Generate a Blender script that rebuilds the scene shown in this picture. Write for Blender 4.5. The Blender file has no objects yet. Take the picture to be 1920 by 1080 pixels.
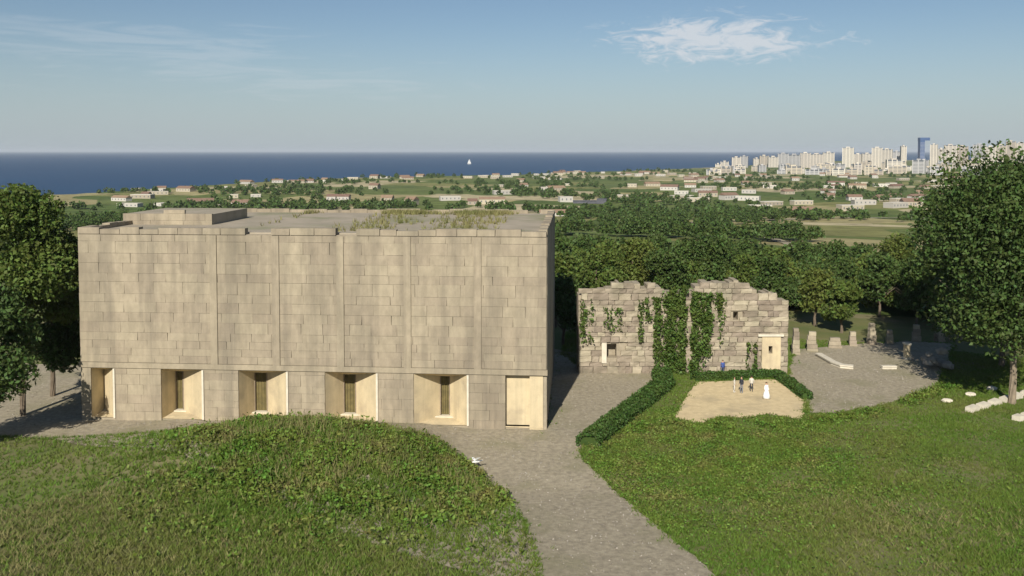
import bpy, bmesh, math, random
import numpy as np
from mathutils import Vector, Matrix
random.seed(7); rng = np.random.default_rng(7)
sc = bpy.context.scene; COL = sc.collection
R = math.radians
# ------------------------------------------------------------------ camera, sky, sun, exposure
F = 1663.0; HOR = 283.0; CZ = 26.0
PITCH = R(2.6); CY = HOR+F*math.tan(PITCH)     # CY: image row of the optical axis (the frame is cropped low)
cam = bpy.data.cameras.new('camera'); co = bpy.data.objects.new('camera', cam); COL.objects.link(co)
co.location = (0, 0, CZ); co.rotation_euler = (math.pi/2-PITCH, 0, 0)
cam.shift_y = -(540-CY)/1920; cam.sensor_width = 36; cam.lens = 36*F/1920; cam.clip_start = 0.5; cam.clip_end = 120000
sc.camera = co
SUN_EL = R(33); SUN_AZ = R(12.6)
w = bpy.data.worlds.new('World'); sc.world = w; w.use_nodes = True
nt = w.node_tree; N = nt.nodes; L = nt.links; bg = N['Background']
sky = N.new('ShaderNodeTexSky'); sky.sky_type = 'NISHITA'; sky.sun_disc = False
sky.sun_elevation = SUN_EL; sky.sun_rotation = math.pi+SUN_AZ
sky.air_density = 1.0; sky.dust_density = 0.3; sky.ozone_density = 3.0; sky.altitude = 60
SKY_STRENGTH = 0.051
tc = N.new('ShaderNodeTexCoord')
def wmath(op, a, b=None, c=None):
    n = N.new('ShaderNodeMath'); n.operation = op
    for i, v in enumerate((a, b, c)):
        if v is None: continue
        if isinstance(v, (int, float)): n.inputs[i].default_value = v
        else: L.new(v, n.inputs[i])
    return n.outputs[0]
sep = N.new('ShaderNodeSeparateXYZ'); L.new(tc.outputs['Generated'], sep.inputs[0])
yy = wmath('MAXIMUM', sep.outputs[1], 0.05)
az = wmath('ARCTAN2', sep.outputs[0], sep.outputs[1]); el = wmath('ARCSINE', sep.outputs[2])
def cloud(a0, e0, wa, we, scale, stretch, lo, hi, seed, slant=0.0, edge=.22):
    """a thin high cloud: noise inside a soft ellipse round azimuth a0 / elevation e0"""
    da = wmath('DIVIDE', wmath('SUBTRACT', az, a0), wa)
    de = wmath('DIVIDE', wmath('SUBTRACT', wmath('SUBTRACT', el, e0), wmath('MULTIPLY', wmath('SUBTRACT', az, a0), slant)), we)
    r = wmath('SQRT', wmath('ADD', wmath('MULTIPLY', da, da), wmath('MULTIPLY', de, de)))
    cx = N.new('ShaderNodeCombineXYZ')
    L.new(wmath('MULTIPLY', az, scale), cx.inputs[0]); L.new(wmath('MULTIPLY', el, scale*stretch), cx.inputs[1]); cx.inputs[2].default_value = seed
    nz = N.new('ShaderNodeTexNoise'); nz.inputs['Scale'].default_value = 1; nz.inputs['Detail'].default_value = 9
    nz.inputs['Roughness'].default_value = .62; nz.inputs['Distortion'].default_value = 1.4; L.new(cx.outputs[0], nz.inputs['Vector'])
    v = wmath('SUBTRACT', nz.outputs['Fac'], wmath('MULTIPLY', r, edge))
    mr = N.new('ShaderNodeMapRange'); mr.interpolation_type = 'SMOOTHSTEP'
    mr.inputs['From Min'].default_value = lo; mr.inputs['From Max'].default_value = hi; L.new(v, mr.inputs['Value'])
    return mr.outputs[0]
c1 = cloud(0.222, 0.121, 0.118, 0.028, 26, 2.9, .16, .48, 5.7, -.03, .33)
c2 = cloud(-0.36, 0.098, 0.25, 0.034, 7, 9.0, .27, .52, 8.4, -.06)
cl = wmath('MINIMUM', wmath('ADD', wmath('MULTIPLY', c1, .9), wmath('MULTIPLY', c2, .2)), .8)
mx = N.new('ShaderNodeMix'); mx.data_type = 'RGBA'; L.new(cl, mx.inputs[0])
hzf = N.new('ShaderNodeMapRange'); hzf.interpolation_type = 'SMOOTHSTEP'; hzf.inputs['From Min'].default_value = -.02; hzf.inputs['From Max'].default_value = .15
hzf.inputs['To Min'].default_value = .8; hzf.inputs['To Max'].default_value = 0; L.new(el, hzf.inputs['Value'])
hm_ = N.new('ShaderNodeMix'); hm_.data_type = 'RGBA'; L.new(hzf.outputs[0], hm_.inputs[0]); L.new(sky.outputs[0], hm_.inputs[6]); hm_.inputs[7].default_value = (5.3, 6.5, 7.6, 1)
L.new(hm_.outputs[2], mx.inputs[6]); mx.inputs[7].default_value = (9.5, 9.9, 10.4, 1)
L.new(mx.outputs[2], bg.inputs[0]); bg.inputs[1].default_value = SKY_STRENGTH
sun = bpy.data.lights.new('sun', 'SUN'); sun.energy = 4.6; sun.angle = R(.53); sun.color = (1, .93, .82)
so = bpy.data.objects.new('sun', sun); COL.objects.link(so)
sv = Vector((math.sin(SUN_AZ)*math.cos(SUN_EL), math.cos(SUN_AZ)*math.cos(SUN_EL), -math.sin(SUN_EL)))
so.rotation_euler = sv.to_track_quat('-Z', 'Y').to_euler(); so.location = (-30, -60, 90)
vs = sc.view_settings; vs.view_transform = 'Standard'; vs.look = 'None'; vs.gamma = 1; vs.exposure = 0.48; vs.use_curve_mapping = False
sc.cycles.max_bounces = 6; sc.cycles.transparent_max_bounces = 6; sc.cycles.volume_bounces = 0
# ------------------------------------------------------------------ ground shape and pixel helpers
SEA = -30.0
def sst(a, b, x):
    t = np.clip((x-a)/(b-a), 0, 1); return t*t*(3-2*t)
def coast(ang):      # distance of the shore along a bearing (radians)
    xs = np.array([-1.2, -.54, -.45, -.34, -.16, 0, .13, .21, .26, .35, .5, 1.2])
    ds = np.array([900, 1210, 1290, 1500, 1900, 2060, 2500, 2950, 3500, 5200, 6500, 7000])
    return np.interp(ang, xs, ds)
def terrain(x, y):
    x = np.asarray(x, float); y = np.asarray(y, float)
    d = np.hypot(x, y); a = np.arctan2(x, y)
    z = np.maximum(0, 66-y)*0.10                                    # the hill climbs towards the viewpoint
    z = z+3.7*np.exp(-((x+19)/15)**2-((y-70)/9)**2)*sst(-3, -9, x)  # leafy mound
    z = z+1.0*np.exp(-((x-38)/24)**2-((y-66)/16)**2)
    z = z+0.16*np.sin(x*.31+1)*np.sin(y*.27)*sst(50, 70, np.abs(y-83)+np.abs(x)*.5)
    far = sst(128, 900, d)
    z = z-28.2*np.power(far, .72)+1.5*np.sin(x*.011+2)*np.sin(y*.008)*sst(200, 500, d)*sst(1500, 900, d)
    c = coast(a); z = z-5*sst(c-40, c+30, d)
    return z
def T(x, y): return float(terrain(x, y))
ct, st = math.cos(PITCH), math.sin(PITCH)
def ray(px, py):
    u = (px-960)/F; v = (CY-py)/F
    return Vector((u, ct+v*st, -st+v*ct))
def at_z(px, py, z):
    r = ray(px, py); k = (z-CZ)/r.z; return Vector((0, 0, CZ))+r*k
def at_y(px, py, y):
    r = ray(px, py); return Vector((0, 0, CZ))+r*(y/r.y)
def G(px, py):
    r = ray(px, py); k = 25.0; step = .5
    while k < 3000:
        p = r*k
        if CZ+p.z < T(p.x, p.y): break
        k += step; step = .5 if k < 160 else k*.01
    lo, hi = k-step, k
    for _ in range(20):
        m = (lo+hi)/2; p = r*m
        if CZ+p.z < T(p.x, p.y): hi = m
        else: lo = m
    p = r*hi; return Vector((p.x, p.y, T(p.x, p.y)))
# ------------------------------------------------------------------ materials
def mat(name, col, col2=None, scale=3.0, rough=.85, bump=0.0, bscale=None, island=0.0, obrand=0.0, trans=0.0, col3=None, scale3=.2, spec=.3, detail=6, coords='Object', stretch=None, metal=0.0, streak=0.0):
    m = bpy.data.materials.new(name); m.use_nodes = True
    t = m.node_tree; n = t.nodes; l = t.links; p = n['Principled BSDF']; out = n['Material Output']
    p.inputs['Roughness'].default_value = rough; p.inputs['Specular IOR Level'].default_value = spec; p.inputs['Metallic'].default_value = metal
    tcn = n.new('ShaderNodeTexCoord'); src = tcn.outputs['Object']
    if coords == 'World': src = n.new('ShaderNodeNewGeometry').outputs['Position']
    if stretch:
        mp = n.new('ShaderNodeMapping'); mp.inputs['Scale'].default_value = stretch; l.new(src, mp.inputs[0]); src = mp.outputs[0]
    def noise(s, d=detail, ro=.6):
        q = n.new('ShaderNodeTexNoise'); q.inputs['Scale'].default_value = s; q.inputs['Detail'].default_value = d; q.inputs['Roughness'].default_value = ro
        l.new(src, q.inputs['Vector']); return q
    def ramp(fac, lo, hi):
        q = n.new('ShaderNodeMapRange'); q.inputs['From Min'].default_value = lo; q.inputs['From Max'].default_value = hi; l.new(fac, q.inputs['Value']); return q.outputs[0]
    def mix(f, a, b):
        q = n.new('ShaderNodeMix'); q.data_type = 'RGBA'; l.new(f, q.inputs[0])
        for i, v in ((6, a), (7, b)):
            if isinstance(v, tuple): q.inputs[i].default_value = (*v, 1)
            else: l.new(v, q.inputs[i])
        return q.outputs[2]
    c = None
    if col2: c = mix(ramp(noise(scale).outputs['Fac'], .33, .67), tuple(col), tuple(col2))
    if col3: c = mix(ramp(noise(scale3, 5).outputs['Fac'], .5, .72), c if c is not None else tuple(col), tuple(col3))
    if c is None:
        q = n.new('ShaderNodeRGB'); q.outputs[0].default_value = (*col, 1); c = q.outputs[0]
    if streak:
        mp2 = n.new('ShaderNodeMapping'); mp2.inputs['Scale'].default_value = (.75, .75, .045); l.new(n.new('ShaderNodeNewGeometry').outputs['Position'], mp2.inputs[0])
        q = n.new('ShaderNodeTexNoise'); q.inputs['Scale'].default_value = 1; q.inputs['Detail'].default_value = 7; q.inputs['Roughness'].default_value = .65; l.new(mp2.outputs[0], q.inputs['Vector'])
        mp3 = n.new('ShaderNodeMapRange'); mp3.inputs['From Min'].default_value = .42; mp3.inputs['From Max'].default_value = .72; mp3.inputs['To Max'].default_value = streak; l.new(q.outputs['Fac'], mp3.inputs['Value'])
        c = mix(mp3.outputs[0], c, (.13, .115, .09))
    if island or obrand:
        if island: rnd = n.new('ShaderNodeNewGeometry').outputs['Random Per Island']; amt = island
        else: rnd = n.new('ShaderNodeObjectInfo').outputs['Random']; amt = obrand
        q = n.new('ShaderNodeMapRange'); q.inputs['To Min'].default_value = 1-amt; q.inputs['To Max'].default_value = 1+amt; l.new(rnd, q.inputs['Value'])
        hs = n.new('ShaderNodeHueSaturation'); l.new(c, hs.inputs['Color']); l.new(q.outputs[0], hs.inputs['Value'])
        q2 = n.new('ShaderNodeMapRange'); q2.inputs['To Min'].default_value = .5-amt*.06; q2.inputs['To Max'].default_value = .5+amt*.06; l.new(rnd, q2.inputs['Value']); l.new(q2.outputs[0], hs.inputs['Hue'])
        c = hs.outputs[0]
    l.new(c, p.inputs['Base Color'])
    if bump:
        b = n.new('ShaderNodeBump'); b.inputs['Strength'].default_value = 1; b.inputs['Distance'].default_value = bump
        l.new(noise(bscale or scale*4, 8, .65).outputs['Fac'], b.inputs['Height']); l.new(b.outputs[0], p.inputs['Normal'])
    if trans:
        tr = n.new('ShaderNodeBsdfTranslucent'); l.new(c, tr.inputs[0]); ms = n.new('ShaderNodeMixShader'); ms.inputs[0].default_value = trans
        l.new(p.outputs[0], ms.inputs[1]); l.new(tr.outputs[0], ms.inputs[2]); l.new(ms.outputs[0], out.inputs[0])
    return m
M = {}
M['stone'] = mat('weathered_stone', (.36, .305, .22), (.27, .23, .165), 1.3, .92, .03, 6, obrand=.06, col3=(.21, .18, .13), scale3=.13, coords='World', stretch=(1, 1, .6), streak=.6)
M['mortar'] = mat('mortar', (.33, .285, .21), (.25, .215, .155), 2, .95, .03, 8)
M['ruin'] = mat('ruin_stone', (.34, .29, .22), (.24, .205, .15), .9, .95, .05, 4, obrand=.24, col3=(.17, .155, .11), scale3=.3, coords='World')
M['plaster'] = mat('cream_plaster', (.60, .50, .32), (.50, .42, .27), .8, .9, .012, 8, col3=(.41, .34, .23), scale3=.5, coords='World', streak=.35)
M['roof'] = mat('roof_paving', (.36, .31, .24), (.27, .24, .18), .35, .95, .03, 3, col3=(.16, .18, .08), scale3=.12)
M['dark'] = mat('painted_slit_shade', (.035, .03, .022), (.02, .018, .014), 3, .7, .01, 10)  # near-black lining behind the slits: the unlit interior's shade put into the colour
M['door'] = mat('old_olive_door', (.15, .12, .045), (.09, .075, .03), 2, .7, .01, 10)
M['path'] = mat('gravel', (.37, .325, .235), (.23, .20, .145), 2.4, .95, .06, 7, col3=(.22, .205, .12), scale3=.16, detail=12)
M['sand'] = mat('sand', (.64, .52, .31), (.50, .40, .235), 1.6, .95, .02, 7, col3=(.40, .33, .21), scale3=.3)
M['soil'] = mat('grassy_soil', (.10, .125, .035), (.15, .145, .055), .25, .95, .06, 3, col3=(.21, .175, .105), scale3=.09)
M['grass'] = mat('grass_blades', (.095, .175, .024), (.14, .195, .034), .12, .7, island=.28, trans=.3, col3=(.19, .19, .06), scale3=.07, spec=.15)
M['cover'] = mat('ground_cover_leaves', (.085, .165, .022), (.16, .205, .036), .45, .6, island=.5, trans=.28, spec=.2, col3=(.20, .17, .06), scale3=.35)
M['drygrass'] = mat('dry_grass', (.27, .24, .11), (.16, .17, .06), .25, .8, island=.3, trans=.25, spec=.1)
M['leafa'] = mat('leaves_mid', (.075, .115, .024), (.11, .145, .03), .35, .6, island=.4, trans=.25, spec=.2)
M['leafb'] = mat('leaves_dark', (.048, .085, .022), (.075, .11, .026), .35, .6, island=.4, trans=.2, spec=.2)
M['leafc'] = mat('leaves_yellow_green', (.13, .155, .034), (.10, .13, .028), .35, .6, island=.4, trans=.3, spec=.2)
M['hedge'] = mat('hedge_leaves', (.036, .075, .016), (.06, .10, .02), .7, .6, island=.4, trans=.12, spec=.2)
M['ivy'] = mat('ivy_leaves', (.065, .115, .022), (.10, .14, .03), .5, .55, island=.4, trans=.2, spec=.25)
M['bark'] = mat('bark', (.16, .125, .09), (.10, .08, .055), 1.5, .95, .03, 6)
M['bark2'] = mat('pale_bark', (.26, .21, .15), (.17, .14, .10), 1.5, .95, .03, 6)
M['pale'] = mat('pale_stone', (.62, .57, .46), (.5, .46, .37), 1.5, .85, .01, 6)
M['white'] = mat('white_paint', (.78, .78, .75), (.7, .7, .66), 2, .5)
M['rock'] = mat('grey_rock', (.32, .295, .25), (.23, .21, .18), .8, .95, .06, 2.5)
M['wood'] = mat('grey_wood', (.24, .19, .14), (.17, .14, .10), 2, .85, .01, 9)
M['terra'] = mat('terracotta', (.23, .15, .105), (.18, .12, .085), .5, .9, obrand=.2)
M['houseA'] = mat('cream_wall', (.36, .32, .245), None, obrand=.18, rough=.9)
M['houseB'] = mat('white_wall', (.42, .40, .36), None, obrand=.15, rough=.9)
M['glazing'] = mat('dark_glazing', (.13, .14, .15), (.09, .10, .11), .05, .4)
M['slabA'] = mat('pale_concrete', (.52, .48, .41), None, obrand=.14, rough=.9)
M['slabB'] = mat('beige_concrete', (.44, .39, .31), None, obrand=.14, rough=.9)
M['slabC'] = mat('grey_concrete', (.37, .365, .36), None, obrand=.14, rough=.9)
M['blueg'] = mat('blue_glass', (.05, .09, .20), (.07, .12, .24), .05, .35)
M['asphalt'] = mat('asphalt_roof', (.10, .10, .115), (.075, .08, .095), .3, .9)
M['skin'] = mat('skin', (.42, .24, .16), None, rough=.6)
for k, c in dict(c_white=(.82, .82, .80), c_blue=(.06, .10, .30), c_light=(.55, .52, .46), c_dark=(.03, .035, .05), c_grey=(.2, .21, .24), c_denim=(.07, .09, .16), c_hair=(.03, .02, .015), c_red=(.30, .05, .04), beak=(.6, .35, .05), wing=(.42, .44, .47)).items():
    M[k] = mat(k if k in ('beak', 'wing') else 'cloth_'+k[2:], c, tuple(v*.85 for v in c), 4, .8)
# plain and sea
def plain_material():
    m = bpy.data.materials.new('plain_fields'); m.use_nodes = True; t = m.node_tree; n = t.nodes; l = t.links; p = n['Principled BSDF']
    p.inputs['Roughness'].default_value = .95; p.inputs['Specular IOR Level'].default_value = .1
    tcn = n.new('ShaderNodeTexCoord'); mp = n.new('ShaderNodeMapping'); mp.inputs['Scale'].default_value = (.0105, .0085, 0); mp.inputs['Rotation'].default_value = (0, 0, .3); l.new(tcn.outputs['Object'], mp.inputs[0])
    v = n.new('ShaderNodeTexVoronoi'); v.distance = 'CHEBYCHEV'; v.inputs['Scale'].default_value = 1; l.new(mp.outputs[0], v.inputs['Vector'])
    cr = n.new('ShaderNodeValToRGB'); e = cr.color_ramp; e.interpolation = 'CONSTANT'
    cols = [(0, (.11, .14, .04)), (.22, (.085, .12, .032)), (.40, (.19, .19, .07)), (.54, (.12, .15, .045)), (.64, (.30, .265, .13)), (.80, (.10, .13, .04)), (.88, (.38, .33, .20))]
    e.elements[0].color = (*cols[0][1], 1); e.elements[1].position = .22; e.elements[1].color = (*cols[1][1], 1)
    for q, c in cols[2:]: x = e.elements.new(q); x.color = (*c, 1)
    sp = n.new('ShaderNodeSeparateColor'); l.new(v.outputs['Color'], sp.inputs[0]); l.new(sp.outputs[0], cr.inputs[0])
    nz = n.new('ShaderNodeTexNoise'); nz.inputs['Scale'].default_value = .05; nz.inputs['Detail'].default_value = 8; nz.inputs['Roughness'].default_value = .7; l.new(tcn.outputs['Object'], nz.inputs['Vector'])
    mr = n.new('ShaderNodeMapRange'); mr.inputs['From Min'].default_value = .3; mr.inputs['From Max'].default_value = .7; mr.inputs['To Min'].default_value = .55; mr.inputs['To Max'].default_value = 1.4; l.new(nz.outputs['Fac'], mr.inputs['Value'])
    hs = n.new('ShaderNodeHueSaturation'); l.new(cr.outputs[0], hs.inputs['Color']); l.new(mr.outputs[0], hs.inputs['Value']); l.new(hs.outputs[0], p.inputs['Base Color'])
    return m
M['plain'] = plain_material()
M['sea'] = mat('sea_water', (.010, .040, .10), (.013, .05, .115), .004, .45, .25, .06, spec=.12, stretch=(1, .5, 1))
# ------------------------------------------------------------------ mesh helpers
def obj(name, me, m=None, parent=None, kind=None, loc=None, smooth=False):
    if isinstance(me, bmesh.types.BMesh):
        b = me; me = bpy.data.meshes.new(name); b.to_mesh(me); b.free()
    o = bpy.data.objects.new(name, me); COL.objects.link(o)
    if m is not None and not me.materials:
        for q in (m if isinstance(m, (list, tuple)) else [m]): me.materials.append(q)
    if parent: o.parent = parent
    if kind: o['kind'] = kind
    if loc is not None: o.location = loc
    if smooth: me.polygons.foreach_set('use_smooth', [True]*len(me.polygons))
    return o
def tag(o, label, cat, group=None):
    o['label'] = label; o['category'] = cat
    if group: o['group'] = group
    return o
def thing(name, label, cat, loc=(0, 0, 0), rz=0, group=None):
    o = bpy.data.objects.new(name, None); COL.objects.link(o); o.location = loc; o.rotation_euler = (0, 0, rz)
    return tag(o, label, cat, group)
def box(b, x0, x1, y0, y1, z0, z1):
    v = [b.verts.new(p) for p in ((x0, y0, z0), (x1, y0, z0), (x1, y1, z0), (x0, y1, z0), (x0, y0, z1), (x1, y0, z1), (x1, y1, z1), (x0, y1, z1))]
    for f in ((3, 2, 1, 0), (4, 5, 6, 7), (0, 1, 5, 4), (1, 2, 6, 5), (2, 3, 7, 6), (3, 0, 4, 7)): b.faces.new([v[i] for i in f])
    return v
def boxes(*bs):
    b = bmesh.new()
    for q in bs: box(b, *q)
    return b
def tube(b, pts, rad, seg=7, cap=True):
    rings = []
    for i, p in enumerate(pts):
        p = Vector(p); a = Vector(pts[max(i-1, 0)]); c = Vector(pts[min(i+1, len(pts)-1)]); t = (c-a).normalized()
        q = t.to_track_quat('Z', 'Y'); rr = rad[i] if isinstance(rad, (list, tuple)) else rad
        rings.append([b.verts.new(p+q @ Vector((math.cos(k*2*math.pi/seg)*rr, math.sin(k*2*math.pi/seg)*rr, 0))) for k in range(seg)])
    for r0, r1 in zip(rings, rings[1:]):
        for k in range(seg): b.faces.new((r0[k], r0[(k+1) % seg], r1[(k+1) % seg], r1[k]))
    if cap: b.faces.new(rings[0][::-1]); b.faces.new(rings[-1])
def fast_mesh(name, co, nper):
    """co: (n*nper,3) vertices, every nper make one polygon"""
    me = bpy.data.meshes.new(name); nv = len(co); npoly = nv//nper
    me.vertices.add(nv); me.vertices.foreach_set('co', np.ascontiguousarray(co, np.float32).ravel())
    me.loops.add(nv); me.loops.foreach_set('vertex_index', np.arange(nv, dtype=np.int32))
    me.polygons.add(npoly); me.polygons.foreach_set('loop_start', np.arange(0, nv, nper, dtype=np.int32))
    me.update(calc_edges=True); return me
def leaf_co(c, s, g, flat=.0, asp=.55):
    """leaf quads (diamonds) at centres c, length s, random directions"""
    n = len(c); a = g.normal(size=(n, 3)); a[:, 2] *= 1-flat; a /= np.linalg.norm(a, axis=1)[:, None]
    t = g.normal(size=(n, 3)); t -= (t*a).sum(1)[:, None]*a; t /= np.linalg.norm(t, axis=1)[:, None]
    s = np.broadcast_to(np.asarray(s, float), (n,))[:, None]
    q = np.stack([c-a*s*.5, c+t*s*.5*asp, c+a*s*.5, c-t*s*.5*asp], 1); return q.reshape(-1, 3)
def tufts_co(p, h, g, nb=4, width=.045, spread=.5):
    """grass blades as triangles"""
    n = len(p); p = np.repeat(p, nb, 0); h = np.repeat(np.broadcast_to(h, (n,)), nb)*g.uniform(.6, 1.2, n*nb)
    an = g.uniform(0, 2*np.pi, n*nb); b = np.stack([np.cos(an), np.sin(an), np.zeros(n*nb)], 1)
    le = g.uniform(0, 2*np.pi, n*nb); lean = np.stack([np.cos(le), np.sin(le), np.zeros(n*nb)], 1)*(h*spread)[:, None]
    off = np.stack([g.normal(size=n*nb)*.08, g.normal(size=n*nb)*.08, np.zeros(n*nb)], 1); p = p+off
    wv = b*(width if np.isscalar(width) else width)
    q = np.stack([p-wv, p+wv, p+lean+np.stack([np.zeros(n*nb), np.zeros(n*nb), h], 1)], 1); return q.reshape(-1, 3)
def in_poly(x, y, poly):
    ins = np.zeros(len(x), bool); n = len(poly)
    for i in range(n):
        x0, y0 = poly[i][0], poly[i][1]; x1, y1 = poly[(i+1) % n][0], poly[(i+1) % n][1]
        c = ((y0 > y) != (y1 > y)) & (x < (x1-x0)*(y-y0)/((y1-y0) or 1e-9)+x0); ins ^= c
    return ins
def sheet(name, poly, m, lift, step=1.0, jit=.13):
    """polygon cut into a grid and draped on the terrain"""
    fine = []; rj = random.Random(len(poly))
    for i in range(len(poly)):
        a, e = Vector((poly[i][0], poly[i][1])), Vector((poly[(i+1) % len(poly)][0], poly[(i+1) % len(poly)][1])); n = max(1, int((e-a).length/.7))
        for k in range(n):
            q = a.lerp(e, k/n); fine.append((q.x+jit*rj.uniform(-1, 1), q.y+jit*1.6*rj.uniform(-1, 1)))
    poly = fine
    b = bmesh.new(); f = b.faces.new([b.verts.new((p[0], p[1], 0)) for p in poly]); bmesh.ops.triangulate(b, faces=[f])
    xs = [p[0] for p in poly]; ys = [p[1] for p in poly]
    for ax, lo, hi in ((0, min(xs), max(xs)), (1, min(ys), max(ys))):
        k = math.ceil(lo/step)*step
        while k < hi:
            co_ = (k, 0, 0) if ax == 0 else (0, k, 0); no = (1, 0, 0) if ax == 0 else (0, 1, 0)
            bmesh.ops.bisect_plane(b, geom=b.verts[:]+b.edges[:]+b.faces[:], plane_co=co_, plane_no=no); k += step
    for v in b.verts: v.co.z = T(v.co.x, v.co.y)+lift
    bmesh.ops.recalc_face_normals(b, faces=b.faces)
    for q in b.faces:
        if q.normal.z < 0: q.normal_flip()
    return obj(name, b, m, kind='structure', smooth=True)
# ------------------------------------------------------------------ the setting
def build_ground():
    angs = np.radians(np.arange(-58, 58.01, .6)); ds = np.concatenate([np.arange(6, 150, 1.0), np.geomspace(150, 7600, 150)])
    A, D = np.meshgrid(angs, ds); X = np.sin(A)*D; Y = np.cos(A)*D; Z = terrain(X, Y)
    nd, na = A.shape; idx = np.arange(nd*na).reshape(nd, na)
    q = np.stack([idx[:-1, :-1], idx[:-1, 1:], idx[1:, 1:], idx[1:, :-1]], -1).reshape(-1, 4)[:, ::-1]
    me = bpy.data.meshes.new('ground'); me.from_pydata(np.stack([X, Y, Z], -1).reshape(-1, 3).tolist(), [], q.tolist())
    me.materials.append(M['soil']); me.materials.append(M['plain'])
    dq = D[:-1, :-1].ravel(); me.polygons.foreach_set('material_index', (dq > 150).astype(np.int32)); me.polygons.foreach_set('use_smooth', [True]*len(q))
    obj('ground', me, kind='structure')
    b = bmesh.new(); xs = 90000
    vs_ = [b.verts.new(p) for p in ((-xs, 500, SEA), (xs, 500, SEA), (xs, 95000, SEA), (-xs, 95000, SEA))]; b.faces.new(vs_)
    obj('sea', b, M['sea'], kind='structure')
build_ground()
# facade line in the world
C1 = at_z(1024, 808, 0); C0 = at_z(154, 788, 0)
fd = Vector((C1.x-C0.x, C1.y-C0.y, 0)); W = fd.length; fx = fd/W; RZ = math.atan2(fx.y, fx.x); fn = Vector((-fx.y, fx.x, 0))   # fn points into the building
def fpx(px, depth=0.0):      # pixel column -> metres along the facade, on the plane 'depth' behind it
    r = ray(px, 740); o = Vector((0, 0, CZ))-(C0+fn*depth); k = -o.dot(fn)/r.dot(fn); return (o+r*k).dot(fx)
DEPTH = 29.0; TOP = 18.6
bld_poly = [C0, C1, C1+fn*DEPTH, C0+fn*DEPTH]
path_poly = [G(1015, 1110), G(1380, 1110), G(1290, 1035), G(1205, 965), G(1140, 905), G(1090, 862), G(1086, 845), G(1104, 828), G(1170, 765), G(1238, 706), G(1226, 690),
             G(1150, 696), G(1088, 688), G(1034, 652), C1+fn*6, C1+fn*.3, C0+fn*.3, C0+fn*.3+fn*20, C0+fn*.3+fx*-34+fn*22, C0+fx*-26-fn*3, C0-fn*6, C0+fx*20-fn*4, G(800, 822), G(850, 848), G(900, 890), G(952, 935), G(985, 985), G(1005, 1040)]
terr_poly = [G(p, q) for p, q in ((1306, 717), (1380, 714), (1456, 712), (1484, 730), (1512, 752), (1504, 790), (1482, 784), (1440, 777), (1400, 785), (1352, 781), (1312, 796), (1262, 786), (1284, 748))]
plaza_poly = [G(p, q) for p, q in ((1514, 756), (1494, 735), (1478, 712), (1484, 672), (1500, 655), (1600, 646), (1700, 640), (1790, 645), (1772, 690), (1755, 722), (1700, 745), (1640, 764), (1560, 776), (1520, 776))]
sheet('gravel_path', path_poly, M['path'], .045)
sheet('sandy_terrace', terr_poly, M['sand'], .05, jit=.07)
sheet('gravel_yard', plaza_poly, M['path'], .045)
# ------------------------------------------------------------------ fort building
STONES = []
for i in range(6):
    b = bmesh.new(); box(b, -.5, .5, -.5, .5, -.5, .5)
    for v in b.verts:
        k = .02 if v.co.y > 0 else .045
        v.co.x += random.uniform(-1, 1)*.006; v.co.z += random.uniform(-1, 1)*.012
        if v.co.y < 0: v.co.y += random.uniform(-.02, .02); v.co.x *= 1-.006; v.co.z *= .991
    me = bpy.data.meshes.new('stone_block'); b.to_mesh(me); b.free(); STONES.append(me)
ROUGH = []
for i in range(8):
    b = bmesh.new(); box(b, -.5, .5, -.5, .5, -.5, .5); bmesh.ops.subdivide_edges(b, edges=b.edges[:], cuts=1, use_grid_fill=True)
    for v in b.verts:
        v.co.x += random.uniform(-1, 1)*.05; v.co.z += random.uniform(-1, 1)*.06; v.co.y += random.uniform(-1, 1)*.16
        if v.co.y < 0: v.co.x *= .96; v.co.z *= .95
    me = bpy.data.meshes.new('stone_block'); b.to_mesh(me); b.free(); ROUGH.append(me)
def masonry(parent, m, x0, x1, z0, z1, ch, lmin, lmax, ok, y=-.02, proud=.03, name='stone_block', gap=.009, rough=False):
    mes = []
    for me in (ROUGH if rough else STONES): q = me.copy(); q.materials.append(m); mes.append(q)
    z = z0; row = 0
    while z < z1-.05:
        h = min(ch*random.uniform(.68, 1.3), z1-z)
        if z1-z-h < .3: h = z1-z
        x = x0+(0 if row % 2 else -random.uniform(.3, .7)*lmin)
        while x < x1-.02:
            l_ = random.uniform(lmin, lmax); a, e = max(x, x0), min(x+l_, x1)
            if x1-e < .4: e = x1
            if e-a > .2 and ok((a+e)/2, z+h/2, a, e, z, z+h):
                o = bpy.data.objects.new(name, random.choice(mes)); COL.objects.link(o); o.parent = parent
                pr = proud*random.uniform(.75, 1.2); o.scale = (e-a-gap, .3, h-gap); o.location = ((a+e)/2, y-pr+.15, z+h/2)
                if rough: o.rotation_euler = (random.uniform(-.04, .04), random.uniform(-.03, .03), random.uniform(-.05, .05))
            x = x+l_ if e < x1 else x1
        z += h; row += 1
BAYS = [(172, 214, 184, 193), (303, 380, 330, 344), (448, 538, 478, 501), (610, 706, 645, 667), (776, 876, 826, 843)]
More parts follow.
